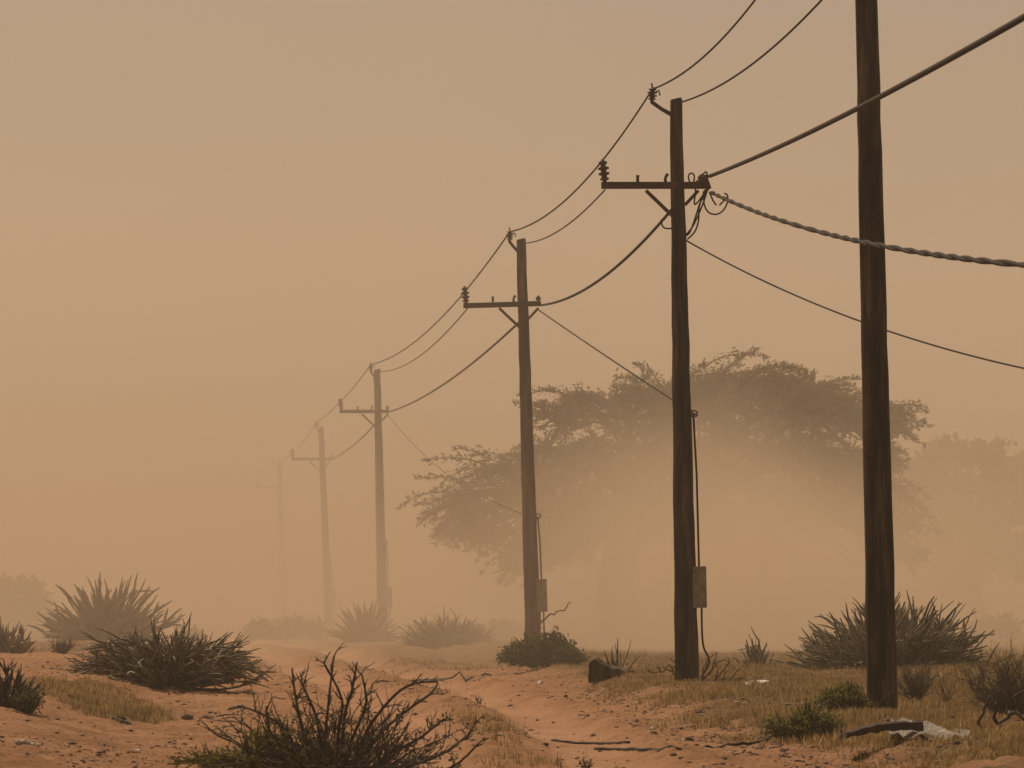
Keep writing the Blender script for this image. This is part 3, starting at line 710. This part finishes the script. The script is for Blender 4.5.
# foreground bush
def foreground_bush():
    rnd = random.Random(77); d = 43.0; base = on(335, d, -.05)
    root = empty('twiggy_shrub', base, 'large dark twiggy bush in the lower foreground of the track', 'shrub')
    mb = MB(); tips = []; s = F / d
    # main reaching branches, from the photograph
    for pts in ([(320, 790), (300, 760), (286, 730), (262, 714), (240, 706)], [(330, 790), (325, 745), (328, 708), (333, 662)],
                [(318, 790), (304, 735), (296, 700), (292, 668)], [(325, 790), (318, 725), (308, 697), (300, 680)], [(340, 790), (344, 720), (352, 690), (357, 662)],
                [(345, 790), (365, 735), (390, 700), (412, 684), (438, 682)], [(350, 790), (375, 740), (405, 712), (430, 694), (438, 683)],
                [(352, 790), (390, 755), (420, 738), (442, 720)], [(355, 790), (400, 770), (440, 755), (468, 735)], [(335, 790), (338, 735), (342, 700), (324, 663)],
                [(340, 790), (352, 740), (366, 705), (362, 675)], [(325, 790), (306, 750), (272, 735), (266, 706)], [(350, 790), (400, 776), (450, 768), (480, 742)]):
        dy = rnd.uniform(-.35, .35)
        P_ = smooth_pts([at(x, y, d + dy * i / len(pts)) for i, (x, y) in enumerate(pts)], 4); n = len(P_)
        mb.tube(P_, [.017 * (1 - .6 * i / n) for i in range(n)], 6); tips.append((P_[4:], 1))
        for _ in range(10):
            i = rnd.randint(4, n - 1); v = (P_[i] - P_[i - 1]).normalized()
            twigs(mb, rnd, P_[i], v * .9 + Vector((rnd.gauss(0, .6), rnd.gauss(0, .6), rnd.gauss(-.05, .35))), rnd.uniform(.04, .15), .007, 1, .5, (1, 3), .05, tips, 4)
    for k in range(120):
        az = rnd.uniform(0, 6.28); q = rnd.random() ** .55
        dv = Vector((math.cos(az) * q * .95, math.sin(az) * q * .8, .46 * (1 - .55 * q) * rnd.uniform(.6, 1.1)))
        twigs(mb, rnd, base + Vector((math.cos(az), math.sin(az), 0)) * .2 * rnd.random(), dv, dv.length * rnd.uniform(.6, .95), .012 * rnd.uniform(.6, 1.3), 2, .5, (2, 3), .12, tips, 5)
    mb.build('branches', M['twig_dark'], root)
    V, Fc = leaf_quads([t for t in tips if t[0][-1].z < base.z + .55 and rnd.random() < .8], rnd, 2, .038, .45, .012, 1)
    np_mesh('leaves', [tuple(v) for v in V], Fc, M['leaf_green'], root, org=base)
    # sprawling yellow-green shoots on its left
    mb = MB(); tips = []
    for k in range(46):
        x0 = rnd.uniform(250, 330); p0 = at(x0, 790, d + rnd.uniform(-.4, .4))
        t = rnd.random(); tip = at(170 + 140 * t + rnd.uniform(-12, 12), 768 - 50 * t * rnd.uniform(.4, 1.05) - rnd.uniform(-14, 6), d + rnd.uniform(-.5, .5))
        pts = stem_path(rnd, p0, tip, .12, 8, .03); mb.tube(pts, [.012 * (1 - .07 * i) for i in range(8)], 5); tips.append((pts[2:], 0))
        for _ in range(5):
            i = rnd.randint(3, 7); twigs(mb, rnd, pts[i], (pts[i] - pts[i - 1]).normalized() + Vector((rnd.gauss(0, .4), rnd.gauss(0, .4), rnd.gauss(.5, .4))), rnd.uniform(.05, .14), .009, 0, .5, (1, 2), .1, tips, 3)
    mb.build('shoots', M['leaf_yellow'], root)
    V, Fc = leaf_quads(tips, rnd, 4, .045, .4, .012)
    np_mesh('leaves', [tuple(v) for v in V], Fc, M['leaf_yellow'], root, org=base)
foreground_bush()

# ------------------------------------------------------------------ trees
def tree(px, d, base_py, pads, label, trunk_r, fork, seed, limbs=9, twig_n=46, leaf=(.15, .026), name='thorn_tree', depth=4.5, leaves_per=13, cat='tree', fine=True):
    rnd = random.Random(seed); base = on(px, d); s = F / d
    root = empty(name, base, label, cat)
    fk = Vector((base.x + fork[0], d, base.z + fork[1]))
    MB().tube(smooth_pts([base - Vector((0, 0, .3)), base + Vector((.1, 0, .4)), base.lerp(fk, .55) + Vector((-.12, 0, 0)), fk], 4),
              [trunk_r * (1.25 - .45 * i / 12) for i in range(13)], 12).build('trunk', M['bark'], root)
    V = []; Fc = []; tw = MB(); k_ = 0
    cs = []
    for (x, y, rx, ry) in pads:
        if fine and x > 860: x -= 14
        if fine and x < 530: x += 14
        if fine and y < 400: y += 15
        for rep in range(2):
            dy = rnd.uniform(-1, 1) * depth * (.55 if rep == 0 else 1)
            c = at(x + rnd.uniform(-6, 6), y + rnd.uniform(-4, 4), d); c.y += dy
            cs.append((c, rx / s, ry / s))
    limb_ends = rnd.sample(range(len(cs)), min(limbs, len(cs)))
    nodes = [fk]
    for i in limb_ends:
        c = cs[i][0]
        mid = fk.lerp(c, .5) + Vector((rnd.uniform(-.3, .3), rnd.uniform(-.3, .3), rnd.uniform(.0, .5)))
        pts = smooth_pts([fk - Vector((0, 0, .15)), fk.lerp(mid, .5) + Vector((0, 0, .1)), mid, c], 4)
        n = len(pts); MB().tube(pts, [trunk_r * (.5 - .42 * j / (n - 1)) for j in range(n)], 8).build('limb', M['bark'], root)
        nodes += pts[4:]
    for c, rx, ry in cs:
        nb = min(nodes, key=lambda q: (q - c).length)
        outv = Vector((c.x - fk.x, (c.y - fk.y), 0)); outv = outv.normalized() if outv.length > .3 else Vector((rnd.uniform(-1, 1), rnd.uniform(-1, 1), 0)).normalized()
        tw.tube(smooth_pts([nb, nb.lerp(c, .5) + Vector((0, 0, .15)), c], 3), [.07, .06, .055, .05, .045, .04, .035], 5)
        for _ in range(twig_n if not fine or c.x > fk.x - 1.2 else twig_n // 3):
            a = rnd.uniform(0, 6.283); q = math.sqrt(rnd.random())
            o = Vector((math.cos(a) * q * rx, math.sin(a) * q * max(rx, ry), rnd.uniform(-1, 1) * ry * 1.5 * math.sqrt(max(0, 1 - q * q)) ))
            st_ = c + o * .15 - outv * .25
            end = c + o + (outv + Vector((0, 0, -.12 if c.z < fk.z + 2.2 else .06))) * rx * rnd.uniform(.0, .6)
            droop = (end - c).dot(outv)
            end.z -= .10 * max(0, droop)
            pts = stem_path(rnd, st_, end, .05, 5, .05)
            tw.tube(pts, [.022, .018, .014, .010, .006], 3)
            tv = (pts[-1] - pts[1]).normalized()
            for _l in range(leaves_per):
                t = 1 - rnd.random() ** 1.3 * .85; f = t * 4; i = min(3, int(f)); p = pts[i].lerp(pts[i + 1], f - i)
                p = p + Vector((rnd.gauss(0, .05), rnd.gauss(0, .05), rnd.gauss(0, .035)))
                av = (tv + Vector((rnd.gauss(0, .6), rnd.gauss(0, .6), rnd.gauss(-.05, .45)))).normalized()
                bv = av.cross(Vector((rnd.gauss(0, .5), rnd.gauss(0, .5), 1))).normalized()
                L = leaf[0] * rnd.uniform(.5, 1.35); Wd = leaf[1] * rnd.uniform(.7, 1.3)
                V += [p, p + av * L * .5 + bv * Wd, p + av * L, p + av * L * .5 - bv * Wd]; Fc.append((k_, k_ + 1, k_ + 2, k_ + 3)); k_ += 4
    for c, rx, ry in cs:
        if not fine: break
        outv = Vector((c.x - fk.x, c.y - fk.y, 0)); dist = outv.length; outv = outv.normalized() if dist > .3 else Vector((1, 0, 0))
        for _ in range(9):
            a = math.atan2(outv.y, outv.x) + rnd.gauss(0, .75)
            dv = Vector((math.cos(a), math.sin(a), rnd.gauss(.05 if c.z > fk.z + 2.4 else -.22, .25))).normalized()
            L = rx * rnd.uniform(.8, 1.7); st_ = c + Vector((rnd.gauss(0, .35) * rx, rnd.gauss(0, .35) * rx, rnd.gauss(0, .4) * ry)); end = st_ + dv * L; end.z -= .1 * L
            pts = stem_path(rnd, st_, end, .09, 6, .04); tw.tube(pts, [.024, .02, .016, .012, .009, .005], 3)
            for _l in range(int(70 * L) + 14):
                t = rnd.random() ** .8; f = t * 5; i = min(4, int(f)); p = pts[i].lerp(pts[i + 1], f - i); sp_ = .13 * (1 - t) + .025
                p = p + Vector((rnd.gauss(0, sp_), rnd.gauss(0, sp_), rnd.gauss(0, sp_ * .6)))
                av = (dv + Vector((rnd.gauss(0, .5), rnd.gauss(0, .5), rnd.gauss(0, .4)))).normalized(); bv = av.cross(Vector((rnd.gauss(0, .5), rnd.gauss(0, .5), 1))).normalized()
                Lf = leaf[0] * rnd.uniform(.5, 1.2); Wd = leaf[1] * rnd.uniform(.7, 1.2)
                V += [p, p + av * Lf * .5 + bv * Wd, p + av * Lf, p + av * Lf * .5 - bv * Wd]; Fc.append((k_, k_ + 1, k_ + 2, k_ + 3)); k_ += 4
    tw.build('branches', M['bark'], root)
    np_mesh('crown', [tuple(v) for v in V], Fc, M['thorn_leaf'], root, org=base)
    return root

PADS = [(452, 490, 34, 11), (486, 468, 40, 13), (470, 512, 38, 11), (505, 492, 42, 16), (492, 532, 32, 11), (508, 556, 20, 10), (530, 448, 36, 13), (548, 480, 44, 20),
        (560, 422, 34, 13), (585, 455, 46, 24), (580, 400, 26, 9), (620, 410, 44, 20), (640, 380, 36, 11), (680, 400, 50, 22), (705, 372, 44, 11), (752, 374, 42, 10), (745, 405, 55, 22),
        (805, 382, 40, 10), (805, 415, 55, 22), (850, 394, 34, 11), (868, 425, 42, 20), (896, 418, 22, 10), (900, 452, 20, 10), (640, 450, 50, 28), (700, 450, 55, 28), (770, 455, 55, 28), (840, 465, 50, 22),
        (560, 520, 30, 14), (620, 500, 40, 22), (690, 505, 50, 24), (770, 505, 50, 24), (850, 510, 42, 18), (888, 485, 32, 11), (896, 525, 28, 11), (908, 552, 20, 8), (600, 470, 46, 22), (660, 425, 50, 26), (660, 475, 50, 26), (730, 430, 50, 26), (735, 480, 50, 26), (800, 450, 50, 26), (815, 490, 46, 22), (700, 400, 46, 20), (780, 400, 46, 20), (590, 500, 34, 18), (530, 500, 34, 14), (655, 520, 46, 20), (730, 525, 46, 20), (522, 538, 34, 15), (548, 556, 26, 13), (575, 545, 30, 15), (462, 528, 24, 9)]
tree(618, 138, 640, PADS, 'wide flat topped thorn tree looming through the dust behind the poles', .48, (.1, 2.4), 5, limbs=13, twig_n=24, leaves_per=20, depth=4.6)
PADS2 = [(935, 470, 22, 14), (960, 452, 22, 10), (985, 458, 24, 12), (1005, 475, 20, 14), (930, 500, 24, 18), (965, 490, 30, 22), (1000, 505, 28, 22), (945, 530, 28, 20), (985, 535, 32, 22), (1025, 495, 20, 16), (1040, 470, 24, 18), (1050, 520, 26, 24), (1015, 560, 30, 20), (960, 565, 30, 20)]
tree(975, 205, 640, PADS2, 'round crowned tree fading out in dust at the right edge', .4, (.0, 1.8), 9, limbs=8, twig_n=46, leaf=(.3, .1), leaves_per=9, depth=3.5, name='round_tree', fine=False)
PADS3 = [(0, 590, 20, 12), (20, 588, 18, 10), (10, 602, 28, 14), (32, 604, 14, 12), (-14, 600, 18, 14), (25, 615, 22, 10), (0, 618, 24, 10)]
tree(12, 178, 640, PADS3, 'low round dark tree half lost in dust at the far left', .2, (.0, .5), 12, limbs=6, twig_n=46, leaf=(.26, .09), leaves_per=10, depth=2, name='round_tree', fine=False)
for i, (px, d, wp, hp, lab) in enumerate([(765, 150, 60, 30, 'faint bush in the dust behind the small stick bush'), (262, 165, 46, 20, 'faint low bush left of the pale sand track'), (190, 150, 22, 18, 'faint small bush behind the domed stick bush'),
                                   (1000, 150, 60, 28, 'faint low bush beyond the big domed bush at the right'), (300, 170, 60, 26, 'faint wide bush left of the second last pole'), (650, 150, 50, 18, 'faint low bush in the dust left of the tangle pole'), (500, 150, 60, 14, 'faint low scrub in dust left of the leafy shrub pole')]):
    leafy_shrub(px, d, wp, hp, lab, n=900, size=.2, seed=40 + i, leaves='thorn_leaf', name='hazy_shrub', lumps=5)
twig_shrub(818, 118, 20, 40, 'faint bare twiggy sapling between small bush and big domed bush', n=6, r=.03, lev=2, seed=51, mat='twig_dry', name='bare_sapling', cat='sapling')

# ------------------------------------------------------------------ grass
def build_grass():
    rng = np.random.default_rng(7); N = 110000
    inv = rng.uniform(1 / 112, 1 / 43, N * 3); y = 1 / inv
    x = rng.uniform(-1.25, 1.3, N * 3) * y * 512 / F
    g_ = grassy(x, y)
    clump = .5 + vnoise(x * 2.2, y * 1.1, 61) + .5 * vnoise(x * 6, y * 4, 62)
    keep = rng.random(N * 3) < np.clip(g_ * 1.15 - .10, 0, 1) * np.clip((clump - .22) * 2.2, .04, 1)
    x, y = x[keep][:N], y[keep][:N]; z = gz(x, y); n = len(x)
    hN = .5 + vnoise(x * .9, y * .4, 63)
    nb = 4; V = np.zeros((n, nb, 3, 3)); 
    for b in range(nb):
        h = rng.uniform(.03, .12, n) * (.35 + 1.1 * hN); az = rng.uniform(0, 6.283, n); lean = rng.uniform(.1, .9, n)
        wd = rng.uniform(.004, .009, n)
        bx = x + rng.normal(0, .02, n); by = y + rng.normal(0, .02, n)
        V[:, b, 0] = np.stack([bx - wd * np.cos(az + 1.57), by - wd * np.sin(az + 1.57), z - .01], 1)
        V[:, b, 1] = np.stack([bx + wd * np.cos(az + 1.57), by + wd * np.sin(az + 1.57), z - .01], 1)
        V[:, b, 2] = np.stack([bx + np.cos(az) * lean * h, by + np.sin(az) * lean * h, z + h], 1)
    V = V.reshape(-1, 3); Fc = np.arange(len(V)).reshape(-1, 3)
    o = np_mesh('dry_grass', V, Fc, M['grass'])
    tag(o, 'short straw coloured dry grass covering the banks beside the track', 'grass', kind='stuff')
build_grass()

# ------------------------------------------------------------------ litter, stones, wires on the ground
def rock(px, d, r, label, seed, group=None, mat='stone', flat=.6, name='stone'):
    rnd = random.Random(seed); c = on(px, d); mb = MB(); n, m_ = 9, 6
    off = [[1 + rnd.uniform(-.25, .25) for _ in range(n)] for _ in range(m_ + 1)]
    V = []
    for i in range(m_ + 1):
        th = math.pi * i / m_
        for j in range(n):
            ph = 6.283 * j / n; q = r * off[i][j]
            V.append(c + Vector((math.sin(th) * math.cos(ph) * q * 1.2, math.sin(th) * math.sin(ph) * q, r * flat * .5 + math.cos(th) * q * flat)))
    mb.v = V
    for i in range(m_):
        for j in range(n):
            j2 = (j + 1) % n; mb.f.append((i * n + j, (i + 1) * n + j, (i + 1) * n + j2, i * n + j2))
    return tag(mb.build(name, M[mat]), label, 'stone', group)

def pxd(py, z=0.0): return F * (CZ - z) / (py - YH)
def gd(px, py):
    d = pxd(py)
    for _ in range(12): d = .5 * d + .5 * pxd(py, g1(xat(px, d), d))
    return d
rock(187, gd(187, 720), .062, 'rounded brown stone on the open sand before the stick bush', 1)
rock(688, gd(688, 741), .05, 'dark stone on the bank just above the long ground wires', 2, mat='plank')
rock(604, gd(604, 679), .09, 'angular brown stone at the grass edge below the broken log', 3)
rock(120, gd(120, 720), .05, 'dark clod at the lower edge of the left grass patch', 4, mat='plank')
rnd = random.Random(99)
for i in range(70):
    px = rnd.uniform(20, 820); py = rnd.uniform(690, 765); d = gd(px, py)
    rock(px, d, rnd.uniform(.012, .03), 'small dark pebble lying loose on the sandy track', 100 + i, 'small dark pebbles scattered over the sand', 'plank' if rnd.random() < .6 else 'stone', name='pebble')

def scrap(px, py, wpx, label, seed, group=None, mat='paper', tall=.35, name='litter_scrap', thick=.004):
    rnd = random.Random(seed); d = gd(px, py); c = on(px, d, .012); W = wpx / F * d / 2; n = 5; V = []; Fc = []
    for side in (0, 1):
        for i in range(n):
            for j in range(n):
                u, v_ = i / (n - 1) * 2 - 1, j / (n - 1) * 2 - 1
                h = W * tall * (.6 * vn[i][j] if side else 0) if False else 0
                V.append([u, v_])
    H = [[rnd.uniform(0, 1) for _ in range(n)] for _ in range(n)]
    mb = MB(); ang = rnd.uniform(-.5, .5)
    for dz in (thick, 0):
        for i in range(n):
            for j in range(n):
                u = (i / (n - 1) * 2 - 1) * (1 + .25 * (H[i][j] - .5)); v_ = (j / (n - 1) * 2 - 1) * (1 + .25 * (H[j][i] - .5))
                mb.v.append(c + Vector(((u * math.cos(ang) - v_ * math.sin(ang) * .6) * W, (u * math.sin(ang) + v_ * .6) * W, H[i][j] * W * tall * 1.4 + dz)))
    b = n * n
    for i in range(n - 1):
        for j in range(n - 1):
            q = i * n + j; mb.f.append((q, q + n, q + n + 1, q + 1)); mb.f.append((b + q, b + q + 1, b + q + n + 1, b + q + n))
    rim = [i * n for i in range(n)] + [(n - 1) * n + j for j in range(1, n)] + [i * n + n - 1 for i in range(n - 2, -1, -1)] + [j for j in range(n - 2, 0, -1)]
    for k in range(len(rim)):
        a_, b_ = rim[k], rim[(k + 1) % len(rim)]; mb.f.append((a_, b_, b + b_, b + a_))
    return tag(mb.build(name, M[mat], smooth=False), label, 'litter', group)

scrap(54, 690, 12, 'crumpled white paper on the left sand bank below the grass', 1, tall=.5)
scrap(584, 719, 13, 'white flattened scrap on the right rut of the track', 2, tall=.35)
scrap(758, 686, 24, 'long pale torn scrap in the grass right of the tangle pole', 3, tall=.4)
scrap(771, 693, 8, 'small upright pale scrap below the long torn one', 4, tall=.9)
scrap(741, 707, 12, 'white curled scrap in the grass above the bank', 5, tall=.5)
scrap(137, 751, 12, 'pale flat scrap on the sand at the bottom left', 6, tall=.2)
scrap(538, 684, 9, 'pale chip leaning on the grass edge of the track', 7, tall=.7)
scrap(650, 733, 7, 'pinkish torn scrap low on the right bank', 8, tall=.8)
scrap(682, 743, 5, 'small pale scrap next to the dark stone', 9, tall=.9)
for i, (px, py) in enumerate([(648, 697), (625, 695), (641, 711), (606, 712), (600, 700), (681, 701), (513, 709), (582, 743), (665, 742), (400, 718), (425, 735), (760, 705), (850, 728), (960, 722), (1000, 700), (820, 700), (150, 735), (90, 742), (700, 715), (735, 690), (410, 652), (520, 669), (500, 737), (655, 722)]):
    scrap(px, py, rnd.uniform(2.5, 5), 'tiny white fleck of litter strewn on the ground', 200 + i, 'tiny white flecks of litter on the ground', tall=.6, name='litter_fleck')

def ground_line(name, label, cat, pts, r, mat='wire', lift=.01):
    P_ = []
    for (x0, y0), (x1, y1) in zip(pts[:-1], pts[1:]):
        for k in range(6):
            t = k / 6; px, py = x0 + (x1 - x0) * t, y0 + (y1 - y0) * t; d = gd(px, py); P_.append(on(px, d, lift + .004 * math.sin(k * 1.7)))
    if name == 'fallen_twig':                       # a stiff stick bridges the bumps
        a, b = P_[0], P_[-1]; n = len(P_)
        up = max(0, max(p.z - a.lerp(b, i / n).z for i, p in enumerate(P_)) * .6)
        P_ = crook([a.lerp(b, t) + Vector((0, 0, up)) for t in (0, .25, .5, .75, 1)], r)
        return tag(MB().tube(P_, [r * (1 - .5 * i / len(P_)) for i in range(len(P_))], 6).build(name, M[mat]), label, cat)
    return tag(MB().tube(P_, r, 6).build(name, M[mat]), label, cat)
ground_line('ground_wire', 'short black wire lying across the right rut', 'wire', [(552, 741), (575, 744), (640, 744)], .014)
ground_line('ground_wire', 'long black wire lying on the sand below the right bank', 'wire', [(595, 750), (640, 751), (700, 749), (742, 745), (775, 739)], .016)
ground_line('ground_wire', 'thin dark wire trailing over the track near the leafy shrub', 'wire', [(375, 683), (420, 681), (460, 679), (497, 675)], .014)
ground_line('fallen_twig', 'dry twig on open sand left of the twiggy bush', 'twig', [(200, 720), (225, 719), (248, 718)], .012, 'stick')
ground_line('fallen_twig', 'pale dry stick on the sand bank at the lower left', 'twig', [(17, 748), (28, 750), (40, 750)], .024, 'tape')
ground_line('fallen_twig', 'dark broken stick at the end of the left grass patch', 'twig', [(113, 719), (122, 724), (132, 726)], .026, 'plank')

def build_clods():
    """crumbs of soil, bark and dung all over the sand: far too many to count"""
    rng = np.random.default_rng(17); N = 170000
    y = 1 / rng.uniform(1 / 105, 1 / 43, N); x = rng.uniform(-1.25, 1.3, N) * y * 512 / F
    r_ = xrut(y); ru = np.maximum(np.exp(-((x - r_) / .46) ** 4), np.exp(-((x - r_ + 1.65) / .46) ** 4))
    dxb = x - xb(y); c = -.9 * ru + .35 * np.exp(-((dxb - .4) / .6) ** 2) + vnoise(x * 1.2, y * .5, 81) + .7 * vnoise(x * 4, y * 2.2, 82) + .10 * sstep(.0, .8, np.abs(x - xrut(y) + .8) - .9)
    keep = rng.random(N) < np.clip(c * 1.6 + .12, .03, .9); x, y = x[keep], y[keep]; n = len(x)
    z = gz(x, y); r = np.minimum(.0026 * np.exp(rng.exponential(.55, n)), .022) * np.sqrt(y / 55)
    oct_ = np.array([[1, 0, 0], [0, 1, 0], [-1, 0, 0], [0, -1, 0], [0, 0, 1], [0, 0, -.6]])
    V = oct_[None] * r[:, None, None] * rng.uniform(.55, 1.35, (n, 6, 1)); V[:, :, 0] *= rng.uniform(.8, 2.2, (n, 1)); V[:, :, 2] *= .75
    V += np.stack([x, y, z + r * .25], 1)[:, None]
    T = np.array([[0, 1, 4], [1, 2, 4], [2, 3, 4], [3, 0, 4], [1, 0, 5], [2, 1, 5], [3, 2, 5], [0, 3, 5]])
    Fc = (np.arange(n)[:, None, None] * 6 + T[None]).reshape(-1, 3)
    tag(np_mesh('soil_crumbs', V.reshape(-1, 3), Fc, M['crumb']), 'dark crumbs of soil and bark strewn over the sand', 'soil crumbs', kind='stuff')
build_clods()

# crumpled tin sheet and a charred plank
def tin_sheet():
    d = 49.6; base = on(932, d)
    root = empty('tin_sheet', base, 'crumpled pale tin sheet lying on the grass in front of the nearest pole', 'tin sheet')
    nx, ny = 64, 30; mb = MB()
    for i in range(nx):
        u = i / (nx - 1)
        for j in range(ny):
            v_ = j / (ny - 1)
            x = -.36 + .66 * u + .10 * v_ - .05 * abs(math.sin(v_ * 4)); y = -.9 + 2.6 * v_ - .7 * u
            fold = abs(((u * 3.1 + v_ * 1.3 + .35 * vn1(u * 3, v_ * 3)) % 1) - .5) * 2          # sharp creases
            z = .02 + .085 * fold * (1 - .45 * u) + .10 * v_ * (1 - .8 * u) + .05 * vn1(u * 4, v_ * 3) + .006 * math.sin((u * .8 + v_) * 70)
            p = base + Vector((x, y, 0)); p.z = max(g1(p.x, p.y) + .015, base.z + z); mb.v.append(p)
    for i in range(nx - 1):
        for j in range(ny - 1):
            q = i * ny + j; mb.f.append((q, q + ny, q + ny + 1, q + 1))
    o = mb.build('sheet', M['tin'], root, smooth=False)
    so = o.modifiers.new('thickness', 'SOLIDIFY'); so.thickness = .006
    a, b = at(846, 735, 48.6), at(922, 726, 48.9); pm = MB(); rr = random.Random(6); n = 14
    for i in range(n):
        t = i / (n - 1); c = a.lerp(b, t) + Vector((0, 0, .03 * math.sin(t * 3.1))); h = .026 + .014 * t + rr.gauss(0, .004); wd = .13 + rr.gauss(0, .008)
        for (sy, sz) in ((-1, -1), (-1, .8), (-.6, 1), (.7, 1.1), (1, .7), (1, -1)): pm.v.append(c + Vector((rr.gauss(0, .006), sy * wd, sz * h + rr.gauss(0, .003))))
    for i in range(n - 1):
        for k in range(6): pm.f.append((i * 6 + k, i * 6 + (k + 1) % 6, (i + 1) * 6 + (k + 1) % 6, (i + 1) * 6 + k))
    pm.f.append(tuple(range(6))[::-1]); pm.f.append(tuple((n - 1) * 6 + k for k in range(6)))
    pl = pm.build('charred_plank', M['plank'], smooth=False)
    tag(pl, 'long dark charred plank beside the crumpled tin sheet', 'plank')
def vn1(a, b): return float(vnoise(np.array([a]), np.array([b]), 71)[0])
tin_sheet()
